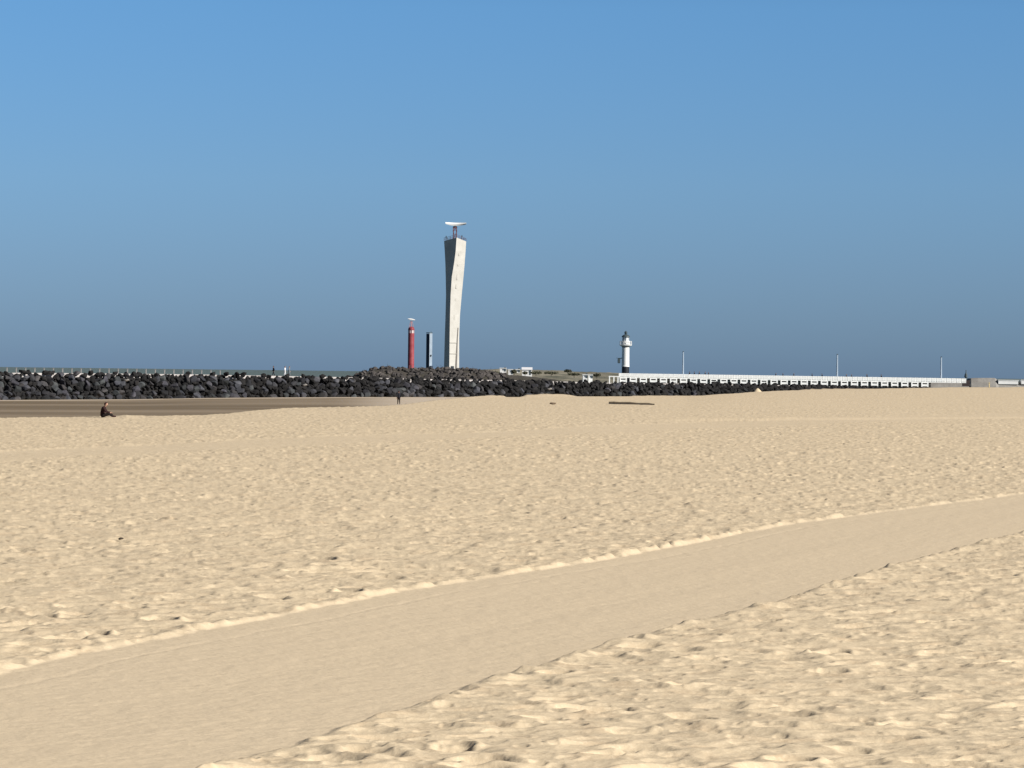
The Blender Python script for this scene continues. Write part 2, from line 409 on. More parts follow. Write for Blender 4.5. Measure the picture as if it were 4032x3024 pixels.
# rubble under the big boulders, one heap
bm = jumble('rubble', rest, rocks, rock_m)
core = []
for k in range(len(BWp) - 1):
    pass
rows = []
for p, zt, zb in BWp:
    k = BWp.index((p, zt, zb)); q = BWp[min(k + 1, len(BWp) - 1)][0] - BWp[max(k - 1, 0)][0]; q.normalize()
    nrm = Vector((q.y, -q.x, 0)); nrm = nrm if nrm.y < 0 else -nrm
    H = zt - zb
    rows.append([bm.verts.new(p + nrm * a_ + Vector((0, 0, z_))) for a_, z_ in ((1.4 + H * 1.1, zb - .9), (1.75, zt - .65), (-1.75, zt - .65), (-8, -4.6))])
for a_, b_ in zip(rows, rows[1:]):
    for i in range(3): bm.faces.new((a_[i], a_[i + 1], b_[i + 1], b_[i]))
bm.faces.new(rows[0]); bm.faces.new(rows[-1])
# small rubble chips
for i in range(350):
    p, tt, zt, zb = at_len(rnd.uniform(0, tot)); fr = rnd.random(); H = zt - zb
    nrm = Vector((tt.y, -tt.x, 0)); nrm = nrm if nrm.y < 0 else -nrm
    q = p + nrm * (2.0 + fr * H * 1.2); q.z = zt - .6 - fr * (H - .3)
    b2 = bmesh.new(); b2.from_mesh(rocks[i % 14]); s = rnd.uniform(.5, 1.0)
    b2.transform(Matrix.Translation(q) @ Matrix.Rotation(rnd.uniform(0, 6), 4, 'Z') @ Matrix.Scale(s, 4))
    tmp = bpy.data.meshes.new('t'); b2.to_mesh(tmp); b2.free(); bm.from_mesh(tmp); bpy.data.meshes.remove(tmp)
me = bpy.data.meshes.new('rubble'); bm.to_mesh(me); bm.free()
tag(link('rubble', me, rock_m), 'dark broken rubble filling the gaps between the breakwater boulders', 'rubble', kind='stuff')

# concrete walkway on the crest
conc = mat('concrete', (.44, .41, .40), .85, noise=.6, bump=(4, .02), col2=(.33, .31, .30))
wb = bmesh.new(); rows = []
for k, (p, zt, zb) in enumerate(BWp):
    q = BWp[min(k + 1, len(BWp) - 1)][0] - BWp[max(k - 1, 0)][0]; q.normalize()
    nrm = Vector((q.y, -q.x, 0)); nrm = nrm if nrm.y < 0 else -nrm
    rows.append([wb.verts.new(p + nrm * a_ + Vector((0, 0, z_))) for a_, z_ in ((1.8, zt - .7), (1.8, zt), (-1.8, zt), (-1.8, zt - .7))])
for a_, b_ in zip(rows, rows[1:]):
    for i in range(4): wb.faces.new((a_[i], a_[(i + 1) % 4], b_[(i + 1) % 4], b_[i]))
wb.faces.new(rows[0]); wb.faces.new(rows[-1]); bmesh.ops.recalc_face_normals(wb, faces=wb.faces)
me = bpy.data.meshes.new('walkway'); wb.to_mesh(me); wb.free()
tag(link('walkway', me, conc), kind='structure')
# row of short pale posts
post_m = mat('pale_post', (.27, .265, .26), .7, noise=3)
pm = MB().box(0, 0, .4, .2, .2, .8, bev=.03).box(0, 0, .82, .26, .26, .05).mesh('post'); pm.materials.append(post_m)
for k in range(24):
    u = 27 + k * 36.5
    Y = np.interp(u, [p[0] for p in BW], [p[1] for p in BW]); zt = np.interp(u, [p[0] for p in BW], [p[2] for p in BW])
    o = bpy.data.objects.new('bollard', pm); C.objects.link(o); o.location = ((u - 2016) / F * (Y - .8), Y - .8, zt)
    tag(o, 'short pale post in the row along the left part of the breakwater crest', 'bollard', 'short posts along the breakwater crest')

# ---------------------------------------------------------------- far harbour mound
mu = [1300, 1385, 1420, 1450, 1500, 1560, 1600, 1650, 1700, 1740, 1800, 1860, 1900, 1950, 2050, 2150, 2230]
mv = [1500, 1480, 1464, 1450, 1441, 1442, 1446, 1446, 1448, 1444, 1445, 1448, 1452, 1464, 1472, 1482, 1495]
MY = 1100
nx, ny = 90, 24
us = np.linspace(1290, 2240, nx); ys = np.linspace(MY - 22, MY + 60, ny)
top = np.array([zat(u, np.interp(u, mu, mv), MY) for u in us])
GU, GY = np.meshgrid(us, ys)
prof = np.interp(ys, [MY - 22, MY - 2, MY + 6, MY + 40, MY + 60], [0, .97, .97, .9, 0])
GX = (GU - 2016) / F * MY
GZ = -5 + (top[None, :] - .5 + 5) * prof[:, None] + .5 * vnoise(GX / 2, GY / 2, 5)
mound_m = mat('mound_earth', (.055, .048, .042), .95, noise=.3, bump=(1, .3), col2=(.045, .042, .032))
tag(grid_mesh('harbour_mound', GX, GY, GZ, mound_m), kind='structure')
mp_ = []
for i in range(760):
    u = rnd.uniform(1370, 1990); f = rnd.random()
    Y = MY - 22 + 24 * f; zt = zat(u, np.interp(u, mu, mv), MY)
    z = -5 + (zt - .5 + 5) * np.interp(Y, [MY - 22, MY - 2, MY + 6], [0, .97, .97])
    mp_.append((Vector(((u - 2016) / F * MY, Y, z - .05)), rnd.uniform(1.6, 2.8)))
mp_.sort(key=lambda q: -q[0].z)
rest = []
for i, (q, s) in enumerate(mp_):
    rot = Euler((rnd.uniform(-.6, .6), rnd.uniform(-.6, .6), rnd.uniform(0, 6.3))); mi = rnd.randrange(10)
    rest.append((q, s, rot, (1, 1, .85), mi))
bm = jumble('rubble', rest, rocks2, rock2_m); me = bpy.data.meshes.new('rubble'); bm.to_mesh(me); bm.free()
tag(link('rubble', me, rock2_m), 'brownish grey rocks covering the far harbour mound below the three towers', 'rubble', kind='stuff')

# ---------------------------------------------------------------- towers
tower_m = mat('tower_concrete', (.47, .455, .42), .85, noise=.35, bump=(1.2, .03), col2=(.41, .395, .36))
seam_m = mat('weathered_concrete', (.33, .315, .28), .9, noise=.8)
white_m = mat('white_paint', (.68, .68, .67), .5, noise=.5, col2=(.62, .62, .61))
black_m = mat('black_paint', (.012, .014, .02), .5)
red_m = mat('red_paint', (.20, .022, .032), .6, noise=.4, col2=(.27, .06, .07))
mast_m = mat('red_steel', (.12, .045, .05), .6)
glass_m = mat('dark_glass', (.02, .025, .03), .15, spec=.6)
lead_m = mat('lead_roof', (.05, .07, .08), .5)

TY = 1185; k_ = TY / F
tx = (1775 - 2016) / F * TY
bz = zat(1775, 1475, TY)
T = empty('radar_tower', (tx, TY, bz), 'tall pale concrete tower, dark on its left, with a white radar scanner on top', 'tower')
def TP(u, v, dy=0): return Vector(((u - 2016) / F * TY - tx, dy, zat(u, v, TY) - bz))
# sections: v, left, ridge, right
SEC = [(1485, 1747.5, 1769, 1807), (1440, 1747.5, 1769, 1807), (1330, 1749, 1769, 1806), (1240, 1751, 1769.5, 1808), (1160, 1752, 1771, 1814), (1090, 1750, 1775, 1820), (1039, 1748, 1783, 1824), (990, 1745, 1789, 1827), (950, 1742, 1792, 1829)]
rings = []
for v, lu, ru, qu in SEC:
    wd = (qu - lu) * k_; fr = (ru - lu) / (qu - lu)
    dep = wd * .5
    z0 = zat(1775, v, TY) - bz
    def PT(u, dy): return Vector(((u - 2016) / F * TY - tx, dy, z0))
    if v == 950:
        a = PT(lu, 0); r_ = PT(ru, -dep); q = PT(qu, 0); bk = PT((lu + qu) / 2 + 3, dep); r_.z += 1.2; bk.z += .2; a.z += .1
    else: a = PT(lu, 0); r_ = PT(ru, -dep); q = PT(qu, 0); bk = PT((lu + qu) / 2 + 3, dep)
    rings.append([a, r_, q, bk])
MB().loft(rings).build('shaft', tower_m, T)
# face frame on the lit face for lining, slots and windows
def lit(v, f, out=.03):
    vs = [s[0] for s in SEC][::-1]
    lu = np.interp(v, vs, [s[1] for s in SEC][::-1]); ru = np.interp(v, vs, [s[2] for s in SEC][::-1]); qu = np.interp(v, vs, [s[3] for s in SEC][::-1])
    dep = (qu - lu) * k_ * .5; z0 = zat(1775, v, TY) - bz
    a = Vector(((ru - 2016) / F * TY - tx, -dep, z0)); c = Vector(((qu - 2016) / F * TY - tx, 0, z0))
    e = (c - a); nn = Vector((e.y, -e.x, 0)).normalized()
    if nn.y > 0: nn = -nn
    return a + e * f + nn * out, nn, e.normalized()
def strip(f0, f1, v0, v1, t_=.12, steps=6, taper=0):
    rr_ = []
    for k in range(steps + 1):
        v = v0 + (v1 - v0) * k / steps; ff0 = f0(v) if callable(f0) else f0; ff1 = f1(v) if callable(f1) else f1
        p0, nn, e = lit(v, ff0, t_); p1, _, _ = lit(v, ff1, t_); q0, _, _ = lit(v, ff0, -.1); q1, _, _ = lit(v, ff1, -.1)
        rr_.append([p0, p1, q1, q0])
    return MB().loft(rr_)
strip(lambda v: .80 - (v - 1290) / 180 * .24, lambda v: .87 - (v - 1290) / 180 * .12, 1290, 1478, .1).build('recess_shade_strip', mat('recess_shade', (.13, .12, .11), .9), T)  # dark strip painted as the shade of a vertical groove
for v in (1349, 1392): strip(.03, .72, v, v + 2.2, .14, 1).build('ledge', seam_m, T)
slot_m = mat('slot_concrete', (.40, .385, .35), .9)
for v, f_, hh in ((1001, .38, 1.1), (1043, .40, .8), (1090, .45, 2.2), (1128, .45, 1.6), (1180, .48, .9), (1250, .45, 1.8)):
    p, nn, e = lit(v, f_, .0)
    o = MB().box(0, 0, 0, .6, .1, hh).build('window', slot_m, T); o.location = p; o.rotation_euler = (0, 0, math.atan2(e.y, e.x))
o = MB().box(0, 0, 1.3, 1.3, .2, 2.6).build('door', glass_m, T); p, nn, e = lit(1470, .3, .06); o.location = p; o.rotation_euler = (0, 0, math.atan2(e.y, e.x))
# parapet
mb = MB()
tr = rings[-1]
for i in range(4):
    a, b2_ = tr[i], tr[(i + 1) % 4]
    for hh in (.55, 1.05): mb.bar(a + Vector((0, 0, hh)), b2_ + Vector((0, 0, hh)), .045, 6)
    for f in (0, .25, .5, .75): p = a.lerp(b2_, f); mb.bar(p, p + Vector((0, 0, 1.1)), .05, 6)
mb.build('railing', mast_m, T)
# lattice mast
mc = TP(1784.5, 934); mtop = TP(1784.5, 892)
mb = MB(); hw = .62
for z0, z1 in ((0, .5), (.5, 1)):
    for sx_ in (-1, 1):
        for sy_ in (-1, 1):
            a = mc.lerp(mtop, z0) + Vector((sx_ * hw, sy_ * hw, -1 if z0 == 0 else 0)); b2_ = mc.lerp(mtop, z1) + Vector((sx_ * hw * .85, sy_ * hw * .85, 0)); mb.bar(a, b2_, .16, 6)
            mb.bar(a, mc.lerp(mtop, z1) + Vector((-sx_ * hw, sy_ * hw, 0)), .09, 6); mb.bar(a, mc.lerp(mtop, z1) + Vector((sx_ * hw, -sy_ * hw, 0)), .09, 6)
mb.lathe([(.8, mtop.z - .5), (.8, mtop.z - .1)], 12, mtop.x, mtop.y)
mb.build('mast', mast_m, T)
MB().box(mtop.x, mtop.y, mtop.z + .1, .9, .9, .5, bev=.1).build('turntable', white_m, T)
# scanner: bowed bar
mb = MB(); rr_ = []
for k in range(13):
    f = k / 12; u = 1747 + (1829 - 1747) * f; s = abs(f - .5) * 2
    zc = TP(u, 883.5 - 3.5 * s ** 2 + 2 * (f - .5)).z; th = (.58 - .26 * s ** 2)
    x = TP(u, 884).x; y = -.5 + .9 * s ** 2 * -1
    rr_.append([Vector((x, y - .5 * 1, zc - th)), Vector((x, y - .65, zc)), Vector((x, y - .3, zc + th)), Vector((x, y + .5, zc + th * .8)), Vector((x, y + .6, zc - th * .6))])
mb.loft(rr_).build('radar_scanner', white_m, T, smooth=True)
for u, v0, v1 in ((1750, 950, 928), (1812, 945, 926)):
    a = TP(u, v0); b2_ = TP(u, v1); MB().bar(a, b2_, .08, 6).box(b2_.x, b2_.y, b2_.z - .4, .35, .35, .6).build('aerial', lead_m, T)

# red tower
RY = 1210; rx = (1617 - 2016) / F * RY; rz = zat(1617, 1475, RY)
def RZ(v): return zat(1617, v, RY) - rz
T2 = empty('red_tower', (rx, RY, rz), 'round red tower with a small white scanner on top, leftmost of the three towers', 'tower')
r_ = 12.5 * RY / F
MB().lathe([(r_ * 1.05, 0), (r_ * 1.05, 1), (r_, 1.2), (r_ * .97, RZ(1312))], 28).build('body', red_m, T2, smooth=True)
MB().lathe([(r_ * .93, RZ(1312)), (r_ * .93, RZ(1300))], 28).build('lantern_glazing', mat('lantern_panes', (.55, .45, .45), .3), T2, smooth=True)
for i in range(8):
    an = i * math.pi / 4 + .2; MB().box(r_ * .93 * math.cos(an), r_ * .93 * math.sin(an), RZ(1306), .16, .16, RZ(1300) - RZ(1312) - .01).build('mullion', mast_m, T2)
MB().lathe([(r_ * 1.0, RZ(1300)), (r_ * 1.02, RZ(1297)), (r_ * .85, RZ(1290)), (r_ * .35, RZ(1286))], 28).build('roof', red_m, T2, smooth=True)
mb = MB().bar((0, 0, RZ(1287)), (0, 0, RZ(1264)), .16, 8)
for sx_ in (-1, 1): mb.bar((sx_ * .8, 0, RZ(1288)), (sx_ * .25, 0, RZ(1264)), .08, 6)
mb.build('mast', mat('pink_steel', (.4, .2, .2), .6), T2)
rr_ = []
for k in range(9):
    f = k / 8; s = abs(f - .5) * 2; x = (-14 + 29 * f) * RY / F; zc = RZ(1256 + 4 * f); th = .34 - .24 * s ** 2
    rr_.append([Vector((x, -.35, zc - th)), Vector((x, -.45, zc)), Vector((x, -.3, zc + th)), Vector((x, .3, zc + th)), Vector((x, .35, zc - th))])
MB().loft(rr_).build('radar_scanner', white_m, T2, smooth=True)
MB().box(-.2, -r_ * 1.0, 2.4, .9, .3, 2).build('door', mast_m, T2)

# slim white tower between them, shade of its left side coloured dark navy
SY = 1200; sx0 = (1689 - 2016) / F * SY; sz = zat(1689, 1475, SY)
def SZ(v): return zat(1689, v, SY) - sz
T3 = empty('harbour_tower', (sx0, SY, sz), 'slim plain white tower with shade painted dark on its left side, between the red and the tall tower', 'tower')
s_ = 12.5 * SY / F
shade_door_m = mat('shade_and_door_dark', (.012, .025, .05), .6)  # colours in the shade of the left side; the door shares it
mb = MB(); ringz = lambda z, c: [Vector(p) for p in c]
def prism(pts, z0, z1): return MB().loft([[Vector((x, y, z0)) for x, y in pts], [Vector((x, y, z1)) for x, y in pts]])
prism([(-s_ * 1.0, 0), (.05, -s_ * .9), (.05, s_ * .7), (-s_ * .6, s_ * .7)], 0, SZ(1314)).build('shaded_half', shade_door_m, T3)
prism([(.053, -s_ * .9), (s_ * .78, -s_ * .3), (s_ * .9, s_ * .5), (.053, s_ * .7)], 0, SZ(1312)).build('white_half', mat('pale_blue_paint', (.27, .33, .40), .6, noise=.4), T3)
prism([(-s_ * 1.05, 0), (.05, -s_ * .95), (s_ * .85, -s_ * .3), (s_ * .95, s_ * .55), (-s_ * .6, s_ * .75)], SZ(1312) + .003, SZ(1309)).build('roof_slab', lead_m, T3)
MB().box(s_ * .5, -s_ * .62, SZ(1400), .45, .5, .6, rz=.5).build('window', glass_m, T3)
MB().bar((s_ * .5, 0, SZ(1312)), (s_ * .5, 0, SZ(1303)), .07, 6).build('aerial', lead_m, T3)
MB().box(.8, -s_ * .75, 1.6, .9, .8, 3.2, rz=.5).build('door', shade_door_m, T3)

# ---------------------------------------------------------------- harbour light
HY = 940; hx = (2462 - 2016) / F * HY; hz = zat(2462, 1490, HY); hk = HY / F
def HZ(v): return zat(2462, v, HY) - hz
T4 = empty('lighthouse', (hx, HY, hz), 'small white round lighthouse with black base and dark dome by the pier', 'lighthouse')
r_ = 15.5 * hk
MB().lathe([(r_ * 1.0, -2), (r_ * .93, HZ(1444))], 28).build('base', black_m, T4, smooth=True)
MB().lathe([(r_ * 1.02, HZ(1444)), (r_ * 1.02, HZ(1441)), (r_ * .96, HZ(1440)), (r_ * .92, HZ(1368))], 28).build('shaft', white_m, T4, smooth=True)
MB().lathe([(r_ * .9, HZ(1368)), (r_ * 1.1, HZ(1364))], 28).build('corbel', black_m, T4, smooth=True)
MB().lathe([(r_ * 1.1, HZ(1364)), (r_ * 1.55, HZ(1360)), (r_ * 1.6, HZ(1357)), (r_ * 1.05, HZ(1356)), (r_ * .98, HZ(1342))], 28).build('gallery', white_m, T4, smooth=True)
mb = MB()
for k in range(16):
    an = k * math.pi / 8; c, s = math.cos(an) * r_ * 1.5, math.sin(an) * r_ * 1.5; c2, s2 = math.cos(an + math.pi / 8) * r_ * 1.5, math.sin(an + math.pi / 8) * r_ * 1.5
    mb.bar((c, s, HZ(1357)), (c, s, HZ(1344)), .05, 6); mb.bar((c, s, HZ(1344)), (c2, s2, HZ(1344)), .06, 6); mb.bar((c, s, HZ(1350)), (c2, s2, HZ(1350)), .04, 6)
mb.build('railing', white_m, T4)
MB().lathe([(r_ * .82, HZ(1342)), (r_ * .82, HZ(1327))], 20).build('lantern', mat('lantern_white', (.6, .63, .66), .3), T4, smooth=True)
for k in range(8):
    an = k * math.pi / 4; MB().bar((r_ * .84 * math.cos(an), r_ * .84 * math.sin(an), HZ(1342)), (r_ * .84 * math.cos(an), r_ * .84 * math.sin(an), HZ(1327)), .06, 6).build('mullion', lead_m, T4)
MB().lathe([(r_ * 1.1, HZ(1327)), (r_ * 1.05, HZ(1324.5)), (r_ * .75, HZ(1320)), (r_ * .35, HZ(1317)), (.25, HZ(1316))], 24).build('dome', lead_m, T4, smooth=True)
MB().lathe([(.3, HZ(1316)), (.42, HZ(1312)), (.42, HZ(1307)), (.15, HZ(1304)), (.05, HZ(1302))], 12).build('finial', lead_m, T4, smooth=True)
MB().box(-26 * hk, -.3, HZ(1421), .75, .75, 1.4, bev=.1).bar((-26 * hk, -.3, HZ(1412)), (-r_ * .85, -.1, HZ(1410)), .12, 6).box(-28 * hk, -.3, HZ(1410.5), 1.2, .9, .12).build('signal_lamp', lead_m, T4)

# ---------------------------------------------------------------- white timber pier
PY = 900; pk = PY / F
def PXu(u): return (u - 2016) / F * PY
pier_x0, pier_x1 = PXu(2437), PXu(3645)
def ztop(x): u = 2016 + F * x / PY; return zat(u, np.interp(u, [2437, 3640, 3800], [1469.5, 1487.5, 1490.5]), PY)
P = empty('pier', (pier_x0, PY, 0), 'long low white timber pier with railing on trestles, running out to the right', 'pier')
pw = mat('pier_white', (.84, .84, .82), .6, noise=1.5, col2=(.76, .76, .74))
pd = mat('pile_and_gap_shade', (.05, .045, .045), .8, noise=2)
def sl_box(mb, x0, x1, y0, y1, f0, f1):   # box that follows the deck line; f = metres below rail top
    rr_ = []
    for x in (x0, x1):
        z = ztop(x); rr_.append([Vector((x - pier_x0, y0, z - f0)), Vector((x - pier_x0, y1, z - f0)), Vector((x - pier_x0, y1, z - f1)), Vector((x - pier_x0, y0, z - f1))])
    mb.loft(rr_)
end_x = PXu(3800)
mb = MB(); sl_box(mb, pier_x0, end_x, -2.0, 2.0, 1.0, 1.22); mb.build('deck', pw, P)
for yy in (-2.0, 2.0):
    mb = MB()
    for f0, f1 in ((0, .30), (.34, .60), (.64, .90)): sl_box(mb, pier_x0, end_x, yy - .05, yy + .05, f0, f1)
    x = pier_x0 + .1
    while x < end_x:
        z = ztop(x); mb.box(x - pier_x0, yy, z - .5, .16, .16, 1.02); x += 1.35
    mb.build('railing', pw, P)
bay = 39.5 * pk
k = 0; x = pier_x0 + .3
tw = 1.62
while x < pier_x1 - .5:
    z = ztop(x)
    me_w = None
    mb = MB()
    for (dx_, y_) in ((0, -1.9), (tw, -1.9), (0, 1.9), (tw, 1.9)): mb.box(dx_, y_, -1.85, .34, .3, 1.25)
    mb.box(tw / 2, -1.9, -1.34, tw + .3, .26, .2); mb.box(tw / 2, -1.9, -2.05, tw + .3, .26, .55); mb.box(tw / 2, 1.9, -2.05, tw + .3, .26, .5)
    mb.box(.01, 0, -1.34, .25, 3.5, .2); mb.bar((.1, -1.75, -1.35), (.1, 1.75, -2.4), .09, 6)
    o = mb.build('trestle', pw, P); o.location = (x - pier_x0, 0, z)
    mb = MB()
    for (dx_, y_) in ((0, -1.9), (tw, -1.9), (0, 1.9), (tw, 1.9)): mb.bar((dx_, y_, -2.47), (dx_, y_, -z - 4.6), .18, 8)
    o = mb.build('pile', pd, P); o.location = (x - pier_x0, 0, z)
    mb = MB()
    for zz in (-1.55, -2.0, -2.45, -2.9): mb.box(bay / 2, .5, zz, bay, .12, .36)  # dark boards added to make the gaps between trestles look shaded
    o = mb.build('gap_shade_boards', pd, P); o.location = (x - pier_x0, 0, z)
    x += bay; k += 1
# fascia pieces: a boarded stretch under the rail, dark headland rocks below come from the breakwater
for u, vt in ((2690, 1382), (3298, 1393), (3708, 1403)):
    z0 = ztop(PXu(u)) - 1.0; zt = zat(u, vt, PY)
    nm = {2690: 'thin pale lamp post on the pier nearest the lighthouse', 3298: 'thin pale lamp post on the middle of the white pier', 3708: 'thin pale lamp post at the far right end of the white pier'}[u]
    t_ = empty('lamp_post', (PXu(u), PY + 1.7, z0), nm, 'lamp post', 'lamp posts along the pier')
    H = zt - z0
    lm = mat('pale_steel', (.30, .36, .43), .4) if u == 2690 else lm
    MB().bar((0, 0, 0), (0, 0, H - .2), .26, 10, .17).build('pole', lm, t_, smooth=True)
    MB().box(0, 0, .2, .6, .6, .4, bev=.05).build('base', lm, t_)
    MB().box(0, -.2, H - .15, .4, .7, .16, bev=.04).build('lamp_head', lead_m, t_)
# small white frame left of the pier
t_ = empty('gate_frame', (PXu(2398), PY - 4, zat(2398, 1510, PY)), 'low white timber frame of three posts just left of the pier and lighthouse', 'frame')
for dx_ in (0, 1.2, 2.3): MB().box(dx_, 0, .9, .28, .28, 1.9).build('post', pw, t_)
MB().box(1.15, -.003, 1.96, 2.7, .3, .22).build('beam', pw, t_)

# ---------------------------------------------------------------- quay on the far right
quay_m = mat('quay_stone', (.22, .21, .195), .9, noise=.3, bump=(1, .15), col2=(.17, .16, .148))
QY = 960
def QX(u): return (u - 2016) / F * QY
rr_ = []
for u, vt in ((3560, 1506), (3700, 1503), (3810, 1502), (3822, 1490), (3850, 1488), (3915, 1488), (3930, 1500), (4032, 1505), (4500, 1512)):
    z = zat(u, vt, QY); x = QX(u); rr_.append([Vector((x, QY - 9, -4.6)), Vector((x, QY - 1, z)), Vector((x, QY + 6, z)), Vector((x, QY + 14, -4.6))])
o = MB().loft(rr_).build('embankment', quay_m); tag(o, 'low brown grey stone embankment beyond the right end of the pier', 'embankment')
for u0, u1, lab in ((3926, 4004, 'long low white shed on the embankment at the right edge, with a gap after it'), (4016, 4200, 'white shed cut off by the right edge of the photo on the embankment')):
    z = zat(u0, 1507, QY) - .4; t_ = empty('shed', (QX((u0 + u1) / 2), QY - 1, z), lab, 'shed')
    wd = (u1 - u0) * QY / F
    MB().box(0, 0, .55, wd, 3, 1.1).build('wall', white_m, t_)
    MB().box(0, 0, 1.18, wd + .3, 3.3, .14).build('roof', pw, t_)
bx = (3803 - 2016) / F * 915; t_ = empty('beacon', (bx, 915, zat(3803, 1515, 915)), 'dark pointed marker post at the right end of the pier', 'beacon')
MB().box(0, 0, .4, 1.9, 1.2, 1.7).build('base', mat('brown_base', (.05, .035, .035), .8, noise=1), t_)
MB().bar((0, 0, 1), (0, 0, 4.1), .22, 8, .1).build('pole', lead_m, t_)
MB().lathe([(.05, 1.9), (.5, 2.1), (.35, 2.9), (.05, 3.4)], 10).build('topmark', lead_m, t_)
# small yellow marker in the sand
my = 700; o = MB().box(0, 0, .5, .22, .22, 1.0, bev=.03).box(0, 0, 1.05, .34, .34, .14).build('marker_post', mat('yellow_wood', (.6, .5, .28), .8, noise=2)); o.location = at(3895, 1527, my) ; tag(o, 'short pale yellow marker post on the sand at the far right', 'post')

# ---------------------------------------------------------------- far dune shore with white houses
DY = 1500
du_ = [1860, 1900, 1960, 2050, 2120, 2200, 2300, 2380, 2450, 2560, 2700]
dv_ = [1476, 1455, 1452, 1455, 1455, 1458, 1464, 1465, 1469, 1473, 1482]
us = np.linspace(1850, 2710, 120); ys = np.linspace(DY - 120, DY + 80, 26)
GU, GY = np.meshgrid(us, ys); GX = (GU - 2016) / F * GY
topz = np.array([zat(u, np.interp(u, du_, dv_), DY) for u in us])
prof = np.interp(ys, [DY - 120, DY - 60, DY - 8, DY + 15, DY + 80], [0, .62, .97, 1, 0])
GZ = -5 + (topz[None, :] + 5) * prof[:, None] + .5 * vnoise(GX / 7, GY / 7, 9) + .3 * vnoise(GX / 2, GY / 3, 10)
dune_m = mat('dune_grass', (.085, .085, .062), .95, noise=.08, bump=(.4, .4), col2=(.21, .19, .145))
tag(grid_mesh('dunes', GX, GY, GZ, dune_m), kind='structure')
def house(u0, u1, v0, v1, Y, lab, gable=False):
    t_ = empty('house', ((u0 + u1) / 2 / F * Y - 2016 / F * Y, Y, zat((u0 + u1) / 2, v1, Y)), lab, 'house')
    wd = (u1 - u0) * Y / F; H = (v1 - v0) * Y / F
    MB().box(0, 0, H * .5 - 1, wd, 7, H + 2).build('wall', white_m, t_)
    if gable:
        mb = MB(); mb.loft([[Vector((-wd / 2 - .2, -3.8, H)), Vector((-wd / 2 - .2, 3.8, H)), Vector((-wd / 2 - .2, 0, H + 1.1))], [Vector((wd / 2 + .2, -3.8, H)), Vector((wd / 2 + .2, 3.8, H)), Vector((wd / 2 + .2, 0, H + 1.1))]]).build('roof', mat('pale_roof', (.6, .6, .62), .6), t_)
    else: MB().box(0, 0, H + .15, wd + .4, 7.4, .28).build('roof', white_m, t_)
    nw = max(1, int(wd / 1.8))
    for i in range(nw): MB().box(-wd / 2 + wd * (i + .5) / nw, -3.5, H * .5, .7, .08, .8).build('window', mat('house_pane', (.12, .14, .17), .2), t_)
    MB().box(wd * .3, -3.52, .6, .8, .08, 1.9).build('door', lead_m, t_)
house(1968, 1993, 1451, 1459, 1470, 'small pale house on the dune, first right of the tall tower')
house(2001, 2019, 1456, 1470, 1440, 'narrow white house on the dune between a small pale house and a wide white one')
house(2030, 2046, 1456, 1463, 1475, 'low white hut on the dune just left of the wide white house')
house(2055, 2094, 1456, 1473, 1430, 'wide white house with pale roof on the dune, largest of the white houses', True)
house(2294, 2312, 1477, 1485, 1330, 'small white building low on the shore left of the lighthouse')
house(2316, 2332, 1478, 1486, 1335, 'bluish white building nearest the lighthouse on the low shore')
leaf_m = mat('shrub_leaves', (.055, .06, .035), .9, noise=.8, col2=(.09, .085, .055)); trunk_m = mat('shrub_wood', (.10, .08, .06), .9)
def shrub(u, v, Y, wd, H, seed, lab):
    r2 = random.Random(seed); base = Vector(((u - 2016) / F * Y, Y, zat(u, v, Y)))
    t_ = empty('shrub', base, lab, 'shrub', 'shrubs on the far dunes')
    mb = MB().bar((0, 0, -.6), (0, 0, H * .6), .16, 6, .05)
    for i in range(4): mb.bar((0, 0, H * .25), (r2.uniform(-.4, .4) * wd, r2.uniform(-.4, .4) * wd, H * .75), .07, 5, .03)
    mb.build('trunk', trunk_m, t_)
    bm = bmesh.new()
    for i in range(420):
        th = r2.uniform(0, 6.28); rr3 = r2.random() ** .5; ph = r2.uniform(-.6, 1)
        p = Vector((math.cos(th) * rr3 * wd / 2, math.sin(th) * rr3 * wd / 2, H * (.55 + .42 * ph * (1 - .5 * rr3)))); p += Vector((r2.gauss(0, .15), r2.gauss(0, .15), r2.gauss(0, .15)))
        a = Vector((r2.gauss(0, 1), r2.gauss(0, 1), r2.gauss(0, 1))).normalized() * .28; c = a.cross(Vector((r2.gauss(0, 1), r2.gauss(0, 1), r2.gauss(0, 1)))).normalized() * .16
        bm.faces.new([bm.verts.new(p - a), bm.verts.new(p + c), bm.verts.new(p + a), bm.verts.new(p - c)])
    me = bpy.data.meshes.new('crown'); bm.to_mesh(me); bm.free(); link('crown', me, leaf_m, t_)
for i, (u, v, Y, wd, H, lab) in enumerate(((2024, 1474, 1420, 2.0, 2.0, 'dark shrub beside the narrow white house on the dune'), (2067, 1476, 1415, 2.0, 1.3, 'low dark shrub in front of the wide white house'),
        (1905, 1474, 1380, 5, 1.8, 'broad shrub on the slope right of the tall tower'), (1940, 1476, 1375, 6, 1.5, 'low spreading shrub below the first pale house'),
        (2110, 1475, 1400, 5, 1.3, 'low shrub right of the wide white house'), (2170, 1476, 1380, 6, 1.4, 'brownish shrub on the dune midway to the lighthouse'),
        (2235, 1468, 1400, 3, 1.4, 'rounded shrub on the dune crest left of the lighthouse'), (2260, 1482, 1360, 5, 1.5, 'shrub low on the shore left of the two small buildings'),
        (2350, 1486, 1345, 3, 1.6, 'shrub between the bluish building and the lighthouse'))): shrub(u, v, Y, wd, H, i, lab)

